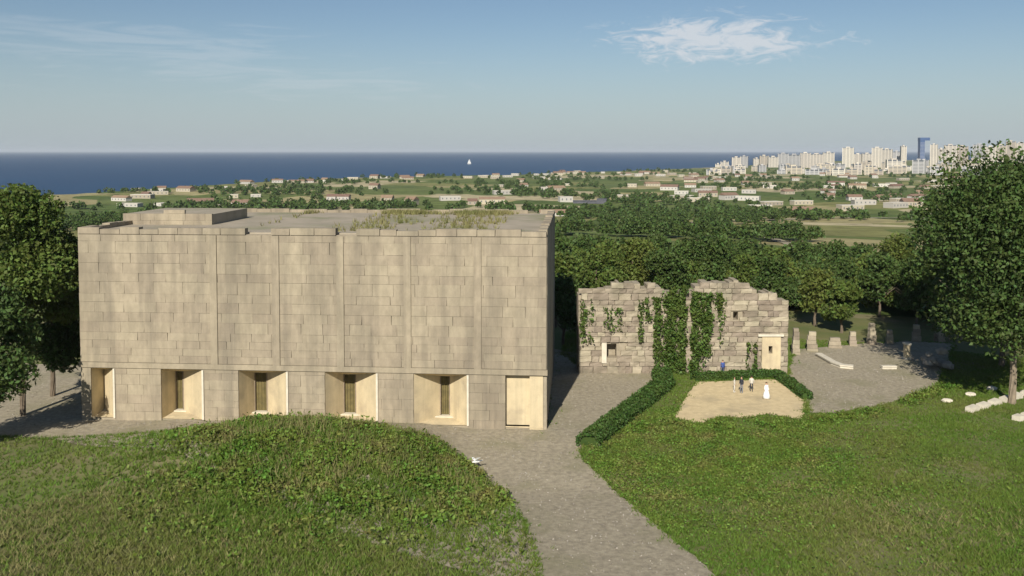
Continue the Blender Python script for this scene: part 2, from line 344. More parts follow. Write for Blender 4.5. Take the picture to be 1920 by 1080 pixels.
def build_fort():
    t = thing('fort_building', 'long flat roofed stone fort with a row of cream gun embrasures along its base', 'fort', C0, RZ)
    BZ0, BZ1 = .35, 5.15; FD = 2.4
    bays = [(fpx(a), fpx(b), fpx(s0, FD), fpx(s1, FD)) for a, b, s0, s1 in BAYS]
    cb0, cb1, cb2 = fpx(948), fpx(1018.5), fpx(993)
    bs = [(0, W, .12, DEPTH, 5.6, TOP-.5), (0, W, .12, 6, BZ1, 5.6), (0, W, .12, 6, -1.5, BZ0), (0, W, 6, DEPTH, -1.5, 5.6)]
    xs = [0]
    for a, b_, _, _ in bays: xs += [max(a, .0), b_]
    xs += [cb0, cb1, W]
    for i in range(0, len(xs), 2):
        if xs[i+1]-xs[i] > .02: bs.append((xs[i], xs[i+1], .12, 6, BZ0, BZ1))
    b = bmesh.new()
    for q in bs: box(b, q[0]+.001*len(b.verts)*0, *q[1:])
    obj('wall', b, M['mortar'], t)
    holes = [(a, b_) for a, b_, _, _ in bays]+[(cb0, cb1)]
    def ok_low(cx, cz, a, e, z0, z1): return all(e <= h0+.05 or a >= h1-.05 for h0, h1 in holes)
    edges = sorted([0]+[v for h in holes for v in h]+[W])
    for i in range(0, len(edges), 2):
        if edges[i+1]-edges[i] > .3: masonry(t, M['stone'], edges[i]+.02, edges[i+1]-.02, 0, BZ1+.05, .88, 1.2, 2.3, lambda *a: True)
    masonry(t, M['stone'], 0, W, 5.75, TOP-.55, 1.0, 1.9, 3.3, lambda *a: True)
    b = boxes((-.12, W+.12, -.16, .12, 5.22, 5.72)); obj('string_course', b, M['stone'], t)
    for px in (404, 520, 640, 765, 896):
        cx = fpx(px); obj('pilaster', boxes((cx-.34, cx+.34, -.17, .1, 5.722, TOP-.56)), M['stone'], t)
    # right flank, coarser stones
    fl = bpy.data.objects.new('flank_wall', boxes_mesh((0, DEPTH-.3, -.03, .1, -.8, TOP-.5))); COL.objects.link(fl); fl.data.materials.append(M['mortar']); fl.parent = t
    fl.location = (W, .15, 0); fl.rotation_euler = (0, 0, math.pi/2)
    masonry(fl, M['stone'], 0, DEPTH-.3, 0, TOP-.55, 1.3, 2.6, 4.4, lambda *a: True, y=-.03)
    for i, (a, b_, s0, s1) in enumerate(bays):
        a = max(a, .05); s0 = max(s0, a+.15)
        b = bmesh.new(); zi0, zi1 = .5, 4.35
        o_ = [b.verts.new(p) for p in ((a, .0, BZ0), (b_, .0, BZ0), (b_, .0, BZ1), (a, .0, BZ1))]
        n_ = [b.verts.new(p) for p in ((s0, FD, zi0), (s1, FD, zi0), (s1, FD, zi1), (s0, FD, zi1))]
        r_ = [b.verts.new(p) for p in ((s0-.3, FD+3, zi0), (s1+.3, FD+3, zi0), (s1+.3, FD+3, zi1), (s0-.3, FD+3, zi1))]
        for k in range(4):
            b.faces.new((o_[k], o_[(k+1) % 4], n_[(k+1) % 4], n_[k])); b.faces.new((n_[k], n_[(k+1) % 4], r_[(k+1) % 4], r_[k]))
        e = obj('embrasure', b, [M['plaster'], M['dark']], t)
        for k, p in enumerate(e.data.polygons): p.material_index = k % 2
        bk = bmesh.new(); dw = (s1-s0)/4
        for q in range(4): box(bk, s0+q*dw+.012, s0+(q+1)*dw-.012, FD+.22, FD+.3+.012*(q % 2), zi0, zi1-.02)
        obj('door', bk, M['door'], e)
        obj('threshold', boxes((s0-.5, s1+.5, FD-.5, FD+.2, zi0-.12, zi0+.06)), M['pale'], e)
        obj('frame', boxes((s0-.09, s0+.05, FD-.06, FD+.2, zi0+.065, zi1), (s1-.05, s1+.09, FD-.06, FD+.2, zi0+.065, zi1), (s0-.09, s1+.09, FD-.06, FD+.2, zi1+.002, zi1+.13)), M['wood'], e)
        jb = boxes((b_-.02, b_+.16, -.17, .1, BZ0, BZ1-.02)); obj('jamb_post', jb, M['pale'], e)
    b = boxes((cb0, cb1, .55, .7, BZ0, BZ1), (cb0, cb1, .0, .55, BZ0-.1, BZ0)); e = obj('plaster_panel', b, M['plaster'], t)
    obj('pilaster', boxes((cb2, cb1-.02, .05, .56, -.35, BZ1-.03)), M['plaster'], t)
    # roof: paving slab surface, parapet with broken coping, a raised rear block
    obj('roof', boxes((.7, W-.7, .8, DEPTH-.7, TOP-.6, TOP-.35)), M['roof'], t)
    def coping(p0, p1, nrm):
        p0 = Vector(p0); p1 = Vector(p1); d = p1-p0; ln = d.length; d /= ln; x = 0
        while x < ln-.2:
            l_ = min(random.uniform(1.5, 2.6), ln-x); h = random.choice((.5, .55, .6, .6, .65, .45))
            if random.random() < .06: x += l_; continue
            o = bpy.data.objects.new('coping_stone', random.choice(cop)); COL.objects.link(o); o.parent = t
            c = p0+d*(x+l_/2); o.location = (c.x, c.y, TOP-.5+h/2); o.scale = (l_-.04, .8, h); o.rotation_euler = (0, 0, math.atan2(d.y, d.x)); x += l_
    cop = []
    for me in STONES: q = me.copy(); q.materials.append(M['stone']); cop.append(q)
    coping((0, .32, 0), (W, .32, 0), 0); coping((W-.34, .8, 0), (W-.34, DEPTH, 0), 0); coping((.34, DEPTH, 0), (.34, .8, 0), 0); coping((W, DEPTH-.4, 0), (0, DEPTH-.4, 0), 0)
    rx0 = (at_y(240, 430, C0.y+10)-C0).dot(fx); rx1 = (at_y(424, 430, C0.y+12)-C0).dot(fx)
    rb = bpy.data.objects.new('raised_block', boxes_mesh((rx0, rx1, 9.1, 19, TOP-.4, TOP+.75))); COL.objects.link(rb); rb.data.materials.append(M['roof']); rb.parent = t
    masonry(rb, M['stone'], rx0, rx1, TOP-.4, TOP+1.2, .7, 1.2, 2.4, lambda cx, cz, a, e, z0, z1: z1 < TOP+.8+.5*max(0, math.sin((cx-rx0)/(rx1-rx0)*3.1))*(.75+.35*math.sin(cx*2.7)), y=9.0)
    # weeds on the roof, along the rear edge
    g = np.random.default_rng(3); n = 2600
    x = g.uniform(14, W-1, n); y = np.where(g.random(n) < .6, g.normal(DEPTH-2.2, .7, n), g.uniform(2, DEPTH-1, n)); y = np.clip(y, 1, DEPTH-.9)
    keep = (np.sin(x*.55)+np.sin(x*.21+1)+g.normal(0, .4, n)) > .45; x, y = x[keep], y[keep]
    me = fast_mesh('weeds', tufts_co(np.stack([x, y, np.full(len(x), TOP-.36)], 1), .55, g, 5, .05), 3); obj('weeds', me, M['drygrass'], t, kind='stuff')
    return t
def boxes_mesh(*bs):
    b = boxes(*bs); me = bpy.data.meshes.new('box'); b.to_mesh(me); b.free(); return me
fort = build_fort()
# ------------------------------------------------------------------ ruin with ivy
RB0 = G(1084, 700); RB1 = G(1476, 700); RB0.z = RB1.z = min(RB0.z, RB1.z)
rd = Vector((RB1.x-RB0.x, RB1.y-RB0.y, 0)); RW = rd.length; rx = rd/RW; rn = Vector((-rx.y, rx.x, 0)); RRZ = math.atan2(rx.y, rx.x)
def rpx(px, py=650):
    r = ray(px, py); o = Vector((0, 0, CZ))-RB0; k = -o.dot(rn)/r.dot(rn); p = o+r*k; return p.dot(rx), p.z
def build_ruin():
    t = thing('ruined_wall', 'ruined rough stone building half covered in ivy, right of the fort', 'ruin', RB0, RRZ)
    tops = [(1084, 556), (1095, 548), (1120, 540), (1150, 532), (1200, 528), (1235, 536), (1250, 548), (1290, 545), (1315, 530), (1345, 524), (1395, 528), (1420, 545), (1450, 548), (1476, 566)]
    tx = [rpx(*p)[0] for p in tops]; tz = [rpx(*p)[1] for p in tops]
    top = lambda x: float(np.interp(x, tx, tz))+.35*math.sin(x*2.3)*math.sin(x*.9+1)-.2*(math.sin(x*5.1) > .6)
    wins = []
    for a, b_, c, d in ((1138, 1156, 645, 671), (1440, 1447, 648, 662), (1375, 1384, 585, 600)):
        x0, z1 = rpx(a, c); x1, z0 = rpx(b_, d); wins.append((x0, x1, z0, z1))
    b = bmesh.new(); x = 0.0; cuts = sorted([0, RW]+[v for q in wins for v in q[:2]]+[i*.8 for i in range(1, int(RW/.8))])
    for a, e in zip(cuts, cuts[1:]):
        if e-a < .01: continue
        m_ = (a+e)/2; zt = top(m_)-.25; wz = [(q[2], q[3]) for q in wins if q[0] <= m_ <= q[1]]
        if wz: box(b, a, e, .1, 2.6, -1, wz[0][0]); box(b, a, e, .1, 2.6, wz[0][1], zt); box(b, a, e, 1.6, 2.6, wz[0][0], wz[0][1])
        else: box(b, a, e, .1, 2.6, -1, zt)
    obj('wall', b, M['mortar'], t)
    def ok(cx, cz, a, e, z0, z1):
        if z1 > top(cx)+.15: return False
        return not any(a < q[1]-.05 and e > q[0]+.05 and z0 < q[3]-.05 and z1 > q[2]+.05 for q in wins)
    masonry(t, M['ruin'], 0, RW, 0, 11.5, .66, .6, 1.8, ok, y=.0, proud=.16, gap=.02, rough=True)
    x0, _ = rpx(1128); x1, _ = rpx(1137); _, z0 = rpx(1130, 680); _, z1 = rpx(1130, 642)
    obj('jamb', boxes((x0, x1, -.3, .05, z0, z1)), M['pale'], t)
    x0, z1 = rpx(1428, 630); x1, z0 = rpx(1462, 692); q = wins[1]
    pl = boxes((x0, q[0], -.28, .05, z0, z1), (q[1], x1, -.28, .05, z0, z1), (q[0], q[1], -.28, .05, z0, q[2]), (q[0], q[1], -.28, .05, q[3], z1)); obj('plaster_patch', pl, M['plaster'], t)
    obj('ledge', boxes((x0-.5, x1+.3, -.45, .0, z1+.02, z1+.28)), M['pale'], t)
    return t, top
ruin, rtop = build_ruin()
def world_r(lx, ly, lz): return RB0+rx*lx+rn*ly+Vector((0, 0, lz))
def ivy(name, label, spec, nl, sd):
    g = np.random.default_rng(sd); pts = []
    for (px0, px1, py0, py1, k) in spec:
        a, z1 = rpx(px0, py0); e, z0 = rpx(px1, py1); n = int(nl*k)
        lx = g.uniform(a, e, n); lz = g.uniform(max(z0, .0), z1, n); ly = -.12-np.abs(g.normal(0, .38, n))-.35*np.maximum(0, np.sin(lx*2.1+lz*1.3))
        ed = np.minimum((lx-a), (e-lx))/(e-a)*2; keep = (g.random(n) < .35+ed*1.4) & (np.sin(lx*4.3+.5*np.sin(lz*1.7))+.7*np.sin(lx*1.7+2)+.5*np.sin(lz*1.9+lx)+g.normal(0, .5, n) > -.55)
        pts.append(np.stack([lx, ly, lz], 1)[keep])
    p = np.concatenate(pts); wp = np.array(RB0)+p[:, :1]*np.array(rx)+p[:, 1:2]*np.array(rn)+p[:, 2:]*np.array([0, 0, 1])
    me = fast_mesh(name, leaf_co(wp-np.array(RB0), g.uniform(.25, .5, len(wp)), g), 4)
    o = obj(name, me, M['ivy'], loc=RB0); tag(o, label, 'ivy'); return o
ivy('ivy', 'thick ivy hanging down the middle of the ruined stone building', [(1240, 1312, 545, 702, .9), (1225, 1320, 620, 702, .3), (1255, 1296, 534, 590, .25), (1296, 1352, 548, 600, .2), (1310, 1335, 590, 665, .12), (1208, 1246, 556, 600, .12), (1222, 1246, 590, 690, .13), (1346, 1362, 556, 640, .03), (1196, 1206, 560, 640, .03)], 7500, 5)
ivy('ivy', 'thin ivy strip climbing between the ruin window bays, beside the cream patch', [(1398, 1416, 640, 700, 1)], 700, 6)
ivy('ivy', 'sparse ivy at the left end of the ruin above the small dark window', [(1086, 1112, 560, 640, .6), (1130, 1170, 575, 620, .25)], 900, 8)
# ------------------------------------------------------------------ trees and shrubs
def crown_pts(g, n, H, rad, z0, lobes=9, squash=.8):
    cs = []; 
    for k in range(lobes):
        an = g.uniform(0, 2*np.pi); rr = rad*g.uniform(.15, .62); zz = g.uniform(z0+rad*.25, H-rad*.3)
        rr *= 1-.45*max(0, (zz-z0)/(H-z0)-.5)*2
        cs.append((np.cos(an)*rr, np.sin(an)*rr, zz, rad*g.uniform(.34, .58)))
    cs.append((0, 0, H-rad*.42, rad*.42))
    cs = np.array(cs); i = g.choice(len(cs), n, p=cs[:, 3]**2/(cs[:, 3]**2).sum())
    v = g.normal(size=(n, 3)); v /= np.linalg.norm(v, axis=1)[:, None]
    r = np.power(g.uniform(0, 1, n), .4)*(1+.13*np.sin(v[:, 0]*6+i)*np.sin(v[:, 2]*7+i*2))
    return cs[i, :3]+v*(cs[i, 3]*r)[:, None]*np.array([1, 1, squash])
def tree_meshes(sd, H, rad, z0, n, leaf, mleaf, mbark, lobes=9, tr=.32, squash=.8):
    g = np.random.default_rng(sd)
    cm = fast_mesh('crown', leaf_co(crown_pts(g, n, H, rad, z0, lobes, squash), g.uniform(leaf*.6, leaf*1.3, n), g), 4); cm.materials.append(M[mleaf])
    b = bmesh.new(); rnd = random.Random(sd)
    tube(b, [(0, 0, -.6), (.1, 0, z0*.5), (.0, .15, z0), (.2, .1, (z0+H)/2), (.1, .1, H*.85)], [tr, tr*.8, tr*.66, tr*.4, tr*.1], 8)
    for k in range(6):
        an = rnd.uniform(0, 6.28); zb = z0*rnd.uniform(.75, 1.3); l_ = rad*rnd.uniform(.45, .8)
        tube(b, [(0, 0, zb), (math.cos(an)*l_*.5, math.sin(an)*l_*.5, zb+l_*.45), (math.cos(an)*l_, math.sin(an)*l_, zb+l_*.8)], [tr*.4, tr*.25, tr*.07], 5)
    tm = bpy.data.meshes.new('trunk'); b.to_mesh(tm); b.free(); tm.materials.append(M[mbark]); return tm, cm
def place_tree(name, label, ms, loc, rz=0, s=1.0, group=None, cat='tree'):
    t = thing(name, label, cat, loc, rz, group); t.scale = (s, s, s)
    obj('trunk', ms[0], None, t); obj('crown', ms[1], None, t); return t
p = at_y(38, 600, 86); place_tree('broadleaf_tree', 'tall sunlit leafy tree beside the left end of the fort', tree_meshes(11, 23.5, 7.0, 8, 30000, .48, 'leafa', 'bark', 14), (p.x, p.y, T(p.x, p.y)))
p = at_y(95, 600, 93); place_tree('broadleaf_tree', 'lower dark tree standing close against the left corner of the fort', tree_meshes(12, 15.0, 4.6, 3.6, 16000, .45, 'leafb', 'bark', 10), (p.x, p.y, T(p.x, p.y)))
p = at_y(-40, 600, 78); place_tree('broadleaf_tree', 'dark tree cut by the edge in front of the tall tree left of the fort', tree_meshes(13, 14.0, 5.6, 3.2, 18000, .45, 'leafb', 'bark', 10), (p.x, p.y, T(p.x, p.y)))
p = G(1897, 757); place_tree('broadleaf_tree', 'very tall tree with a slender pale trunk, above the stone edging on the lawn', tree_meshes(14, 25.5, 10.5, 6.5, 52000, .46, 'leafb', 'bark2', 26, .42), (p.x, p.y, p.z-.05))
p = at_y(1880, 600, 106); place_tree('broadleaf_tree', 'broad dark tree behind the slender pale trunk, cut by the edge', tree_meshes(15, 23, 10, 5, 16000, .7, 'leafb', 'bark', 14, .4), (p.x, p.y, T(p.x, p.y)))
# trees round and behind the ruin: position by bearing and distance
near = [(1056, 118, 10.5, 'leafb', 'leafy tree squeezed between the fort and the ruin'), (1042, 130, 13, 'leafa', 'taller tree rising behind the gap beside the fort'),
        (1120, 138, 12.5, 'leafa', 'rounded tree behind the left part of the ruin'), (1185, 146, 13.5, 'leafc', 'yellowish tree behind the top of the ruin'),
        (1255, 140, 12, 'leafb', 'dark tree behind the ivy of the ruin'), (1330, 150, 13.5, 'leafb', 'dark tree behind the right half of the ruin'),
        (1400, 143, 11, 'leafa', 'mid green tree behind the right end of the ruin'), (1455, 136, 11.5, 'leafb', 'dark tree just beyond the right corner of the ruin'),
        (1530, 132, 10, 'leafc', 'pale bushy tree above the low ruined stubs'), (1580, 126, 8.5, 'leafa', 'low round tree behind the gravel yard'),
        (1650, 140, 12, 'leafb', 'dark dense tree beyond the middle of the gravel yard'), (1720, 134, 12, 'leafb', 'dark tree beyond the grey rock of the yard'),
        (1790, 128, 12.5, 'leafa', 'green tree between the yard and the tall slender tree'), (1690, 165, 13, 'leafc', 'yellow green tree in the second row past the yard')]
for i, (px, d, h, lf, lab) in enumerate(near):
    p = at_y(px, 500, d); ms = tree_meshes(30+i, h*.86+.5, h*.37, h*.22, 4200, .6, lf, 'bark', 9, .25); place_tree('broadleaf_tree', lab, ms, (p.x, d, T(p.x, d)), random.uniform(0, 6))
# the far trees of the plain: 270 single trees, the rest one wood
protos = []
for i, (lf, h, r_) in enumerate((('leafa', 9, 4.2), ('leafb', 10.5, 4.4), ('leafc', 8, 4), ('leafb', 8, 4.6))):
    g = np.random.default_rng(60+i); cm = fast_mesh('tree', leaf_co(crown_pts(g, 420, h, r_, 1.2, 7), g.uniform(.9, 1.8, 420), g, asp=.8), 4); cm.materials.append(M[lf]); protos.append(cm)
g = np.random.default_rng(21); cand = []
while len(cand) < 760:
    a = g.uniform(-.56, .56); d = 150*math.exp(g.uniform(0, 1)**.8*2.6)
    if d > coast(a)-60 or d > 1900: continue
    x, y = math.sin(a)*d, math.cos(a)*d
    if math.sin(x*.013+1.2)+math.sin(y*.017)+.8*math.sin(x*.04+y*.03) < .15+max(0, (d-300))*.0012: continue
    if a < -.0 and d < 330: continue
    if d > 215 and math.sin(y*.034+math.sin(x*.006)*2.2+math.sin(x*.021)) < .80: continue
    cand.append((d, x, y))
cand.sort(); far_trees = []
def far_label(d, a, kind, size):
    px = 960+F*math.tan(a)
    band = 'behind the nearest' if d < 185 else 'in third row' if d < 230 else 'on the near plain' if d < 300 else 'midway over the plain' if d < 420 else 'far out on the plain'
    side = next(v for k_, v in ((500, 'above the left half of the fort roof'), (1030, 'above the right half of the fort roof'), (1130, 'over the gap between fort and ruin'), (1235, 'over the left part of the ruin'), (1320, 'over the ivy of the ruin'), (1480, 'over the right part of the ruin'), (1600, 'over the curved bench'), (1720, 'over the stone pillar'), (1800, 'over the grey rock heap'), (9999, 'beside the very tall slender tree')) if px < k_)
    return f'{("bushy", "dark", "yellowish", "squat dark")[kind]} {size} tree {band}, {side}'
fine_protos = []
for i, (lf, h, r_) in enumerate((('leafa', 9, 4.2), ('leafb', 10.5, 4.4), ('leafc', 8, 4), ('leafb', 8, 4.6))):
    g2 = np.random.default_rng(160+i); cm = fast_mesh('tree', leaf_co(crown_pts(g2, 2600, h, r_, 1.0, 11), g2.uniform(.4, .85, 2600), g2, asp=.7), 4); cm.materials.append(M[lf]); fine_protos.append(cm)
for k, (d, x, y) in enumerate(cand[:270]):
    kd = int(g.integers(4)); o = bpy.data.objects.new('bushy_tree', (fine_protos if d < 330 else protos)[kd]); COL.objects.link(o); o.location = (x, y, T(x, y)-.2); o.rotation_euler = (0, 0, g.uniform(0, 6.3)); s = g.uniform(.55, 1.0); o.scale = (s, s, s*g.uniform(.85, 1.15))
    tag(o, far_label(d, math.atan2(x, y), kd, 'small' if s < .68 else 'large' if s > .85 else 'medium'), 'tree', 'trees scattered over the plain')
cs = []; extra = []
while len(extra) < 1700:
    a = g.uniform(-.5, .52); d = 520*math.exp(g.uniform(0, 1)*1.6)
    if d > coast(a)-60: continue
    x, y = math.sin(a)*d, math.cos(a)*d
    if math.sin(y*.019+math.sin(x*.005)*2)+math.sin(x*.017+math.sin(y*.006))+g.normal(0, .55) < .55: continue
    extra.append((d, x, y))
for d, x, y in cand[270:]+extra:
    n = 56 if d > 620 else 260; lf_ = 1.0 if d > 620 else .45; h = g.uniform(5, 9); r_ = h*.5; v = g.normal(size=(n, 3)); v /= np.linalg.norm(v, axis=1)[:, None]; v[:, 2] = np.abs(v[:, 2])*1.25
    cs.append(leaf_co(np.array([x, y, T(x, y)+h*.25])+v*np.array([r_, r_, h*.6])*np.power(g.uniform(size=(n, 1)), .35), g.uniform(1.6, 3.0, n)*lf_, g, asp=.9))
wd = obj('far_wood', fast_mesh('far_wood', np.concatenate(cs), 4), M['leafb'], kind='stuff')
# ------------------------------------------------------------------ houses, city, sea
def house(x, y, wx, wy, h, rz, lab, pitched):
    t = thing('house', lab, 'house', (x, y, T(x, y)-.2), rz, 'low houses on the plain')
    obj('wall', boxes((-wx/2, wx/2, -wy/2, wy/2, 0, h)), M['houseA' if random.random() < .5 else 'houseB'], t)
    b = bmesh.new()
    if pitched:
        e = .4; a = [b.verts.new(q) for q in ((-wx/2-e, -wy/2-e, h+.003), (wx/2+e, -wy/2-e, h+.003), (wx/2+e, wy/2+e, h+.003), (-wx/2-e, wy/2+e, h+.003))]; r0 = b.verts.new((-wx/2-e, 0, h+wy*.28)); r1 = b.verts.new((wx/2+e, 0, h+wy*.28))
        for f in ((a[0], a[1], r1, r0), (a[2], a[3], r0, r1), (a[1], a[2], r1), (a[3], a[0], r0), (a[3], a[2], a[1], a[0])): b.faces.new(f)
        obj('roof', b, M['terra'], t)
    else:
        box(b, -wx/2-.15, wx/2+.15, -wy/2-.15, wy/2+.15, h+.003, h+.45); obj('roof', b, M['slabA'], t)
    n = max(2, int(wx/4)); wm = None
    for k in range(n):
        cx = -wx/2+(k+.5)*wx/n
        if wm is None: wm = boxes_mesh((-.55, .55, -.06, .1, h*.38, h*.75)); wm.materials.append(M['glazing'])
        o = bpy.data.objects.new('window', wm); COL.objects.link(o); o.parent = t; o.location = (cx, -wy/2, 0)
g = np.random.default_rng(77); cnt = 0; hp = []
while cnt < 170:
    a = g.uniform(-.5, .52); d = 620*math.exp(g.uniform(0, 1)*1.15)
    if cnt > 60: a = g.uniform(-.02, .46); d = g.uniform(900, 2300)
    if cnt > 145: a = g.uniform(-.4, .1); d = float(coast(a))-g.uniform(85, 260)
    if d > coast(a)-80: continue
    if a < -.1 and d < 700: continue
    x, y = math.sin(a)*d, math.cos(a)*d
    if any(abs(x-q[0])+abs(y-q[1]) < 28 for q in hp): continue
    hp.append((x, y)); cnt += 1; far = 'by the shore' if d > coast(a)-300 else 'far out' if d > 1300 else 'farther out' if d > 900 else 'midway out' if d > 550 else 'near the trees'
    pit = g.random() < .45; px = 960+F*math.tan(a); side = next(v for k_, v in ((300, 'above the left tree'), (600, 'above the left of the fort roof'), (900, 'above the middle of the fort roof'), (1030, 'above the right end of the fort roof'), (1130, 'over the gap beside the ruin'), (1235, 'over the left of the ruin'), (1320, 'over the ruin ivy'), (1480, 'over the right of the ruin'), (1600, 'over the curved bench'), (1750, 'over the stone pillar'), (9999, 'beside the tall slender tree')) if px < k_); wxx = g.uniform(9, 26)
    size = 'short' if wxx < 14 else 'long' if wxx > 20 else 'mid-length'
    house(x, y, wxx, g.uniform(8, 12), g.uniform(3, 5.6), g.uniform(-.5, .5), f'{size} {"tile roofed" if pit else "flat roofed"} house {far}, {side}', pit)
# long low dark blue-grey building on the plain
p = G(1104, 381); t = thing('warehouse', 'long low warehouse with a dark roof standing alone on the plain', 'warehouse', p, -.1)
obj('wall', boxes((-16, 8, -6, 6, 0, 2.2), (8.05, 18, -9, 7, 0, 4)), M['asphalt'], t); obj('roof', boxes((-16.4, 8.03, -6.4, 6.4, 2.205, 2.7), (8.06, 18.4, -9.4, 7.4, 4.005, 4.7)), M['asphalt'], t)
# roads: pale strips over the plain
def strip(name, pts, wd_, m):
    w0 = []; w1 = []; b = bmesh.new()
    P_ = [G(*q) for q in pts]; full = []
    for a, e in zip(P_, P_[1:]):
        n = max(2, int((e-a).length/8)); full += [a.lerp(e, k/n) for k in range(n)]
    full.append(P_[-1])
    for i, q in enumerate(full):
        d = (full[min(i+1, len(full)-1)]-full[max(i-1, 0)]); nn = Vector((-d.y, d.x, 0)).normalized()*wd_/2
        for s, lst in ((-1, w0), (1, w1)): r_ = q+nn*s; lst.append(b.verts.new((r_.x, r_.y, T(r_.x, r_.y)+.25)))
    for i in range(len(full)-1): b.faces.new((w0[i], w0[i+1], w1[i+1], w1[i]))
    for f in b.faces:
        f.normal_update()
        if f.normal.z < 0: f.normal_flip()
    return obj(name, b, m, kind='structure')
strip('road', [(1380, 444), (1440, 446), (1485, 460), (1540, 478), (1600, 492)], 5, M['path'])
strip('road', [(1270, 418), (1400, 414), (1560, 409), (1760, 409)], 9, M['path'])
strip('road', [(1180, 438), (1290, 440), (1380, 444)], 5, M['path'])
strip('road', [(1320, 350), (1500, 349), (1640, 353)], 14, M['sand'])
def tower(x, y, wx, wy, h, mname, lab, grp):
    t = thing('apartment_tower', lab, 'tower', (x, y, T(x, y)-1), -math.atan2(x, y)+random.uniform(-.25, .25), grp)
    obj('body', boxes((-wx/2+.6, wx/2-.6, -wy/2+.6, wy/2-.6, 0, h)), M['glazing'], t)
    b = bmesh.new(); fh = 3.4; n = int(h/fh)
    for k in range(n): box(b, -wx/2, wx/2, -wy/2, wy/2, k*fh, k*fh+2.1)
    nb = max(2, int(wx/9))
    for k in range(nb+1): cx = -wx/2+k*wx/nb; box(b, cx-1.1, cx+1.1, -wy/2-.15, wy/2+.15, 0, h+.2)
    obj('facade', b, M[mname], t); obj('roof_hut', boxes((-wx*.2, wx*.15, -wy*.2, wy*.2, h+.01, h+3.4)), M[mname], t)
sky_line = [(1342, 1351, 312), (1352, 1366, 303), (1373, 1388, 295), (1389, 1402, 293), (1413, 1424, 297), (1425, 1440, 292), (1441, 1458, 294), (1459, 1478, 288), (1479, 1500, 290), (1501, 1519, 287), (1520, 1543, 289), (1544, 1563, 286),
            (1581, 1600, 277), (1601, 1616, 289), (1617, 1634, 288), (1636, 1654, 277), (1655, 1672, 280), (1674, 1688, 284), (1690, 1698, 274), (1746, 1757, 271), (1758, 1771, 279), (1772, 1792, 272), (1793, 1814, 274), (1826, 1848, 271), (1849, 1866, 275), (1867, 1886, 272), (1888, 1903, 265), (1904, 1925, 268)]
CN = dict(slabA='pale', slabB='beige', slabC='grey')
def csec(c): return next(v for k_, v in ((1375, 'first from the shore end'), (1410, 'second group from the shore end'), (1460, 'just past the first gap of sea'), (1520, 'in the long low row'), (1570, 'before the second gap of sea'), (1640, 'after the second gap of sea'), (1715, 'just left of the blue tower'), (1765, 'just right of the blue tower'), (1830, 'well right of the blue tower'), (9999, 'next to the tall tree crown')) if c < k_)
for a, e, tp in sky_line:
    d = random.uniform(2750, 3050); c = (a+e)/2; mn = random.choice(('slabA', 'slabA', 'slabB', 'slabC')); p = at_y(c, tp, d); base = T(p.x, d); tower(p.x, d, (e-a)*d/F*.98, random.uniform(14, 22), max(12, p.z-base+1), mn, 
        f'{"tall" if tp < 280 else "mid-rise"} {"slim" if e-a < 14 else "broad" if e-a > 18 else "medium"} {CN[mn]} skyline block, {csec(c)}', 'city skyline blocks')
g = np.random.default_rng(5); k = 0
while k < 85:
    px = g.uniform(1335, 1930); d = g.uniform(1950, 2720); x = (px-960)/F*d
    if d > coast(math.atan2(x, d))-60: continue
    hmax = 34 if px > 1600 else 20
    if px < 1410 and d > 2500: continue
    k += 1; mn = random.choice(('slabA', 'slabB', 'slabB', 'slabC')); wq = g.uniform(14, 40); hq = g.uniform(9, hmax); tower(x, d, wq, g.uniform(12, 18), hq, mn, f'{"low" if hq < 14 else "mid-height" if hq < 22 else "taller"} {"narrow" if wq < 22 else "wide" if wq > 31 else "square"} {CN[mn]} block {"well before" if d < 2300 else "below"} the skyline, {csec(px)}', 'low city blocks')
p = at_y(1727, 300, 2700); bx, by, bz = p.x, 2700, T(p.x, 2700); h = at_y(1727, 258, 2700).z-bz
t = thing('skyscraper', 'tall narrow blue tower with an overhanging top, rising above the skyline', 'skyscraper', (bx, by, bz), 0)
obj('body', boxes((-7, 7, -8, 8, 0, h-9)), M['blueg'], t); obj('overhang', boxes((-7.5, 22, -8.5, 8.5, h-8.99, h)), M['blueg'], t)
b = bmesh.new()
for q in range(1, 20): box(b, -7.2, 7.2, -8.3, -8.02, q*(h-12)/20, q*(h-12)/20+.7)
obj('floor_band', b, M['slabC'], t)
# sailing boat
p = at_z(880, 308, SEA); t = thing('sailing_boat', 'tiny white sailing boat alone on the dark sea', 'boat', p, .6)
b = bmesh.new(); q = [(-9, 0), (-7, 2), (3, 2.4), (10, 0), (3, -2.4), (-7, -2)]
lo = [b.verts.new((x*.85, y*.6, -.3)) for x, y in q]; hi = [b.verts.new((x, y, 1.8)) for x, y in q]; b.faces.new(hi)
for i in range(6): b.faces.new((lo[i], lo[(i+1) % 6], hi[(i+1) % 6], hi[i]))
obj('hull', b, M['white'], t); b = bmesh.new(); tube(b, [(0, 0, 1.5), (0, 0, 23)], .22, 6); obj('mast', b, M['white'], t)
b = bmesh.new()
for tri in (((-.4, 0, 3), (-8.5, .9, 3.2), (-.4, .05, 22)), ((.6, 0, 3), (9, -.6, 2.4), (.6, 0, 20))):
    vv = [b.verts.new(v) for v in tri]; ww = [b.verts.new((v[0], v[1]+.12, v[2])) for v in tri]; b.faces.new(vv); b.faces.new(ww[::-1])
    for i in range(3): b.faces.new((vv[i], ww[i], ww[(i+1) % 3], vv[(i+1) % 3]))
obj('sail', b, M['white'], t)
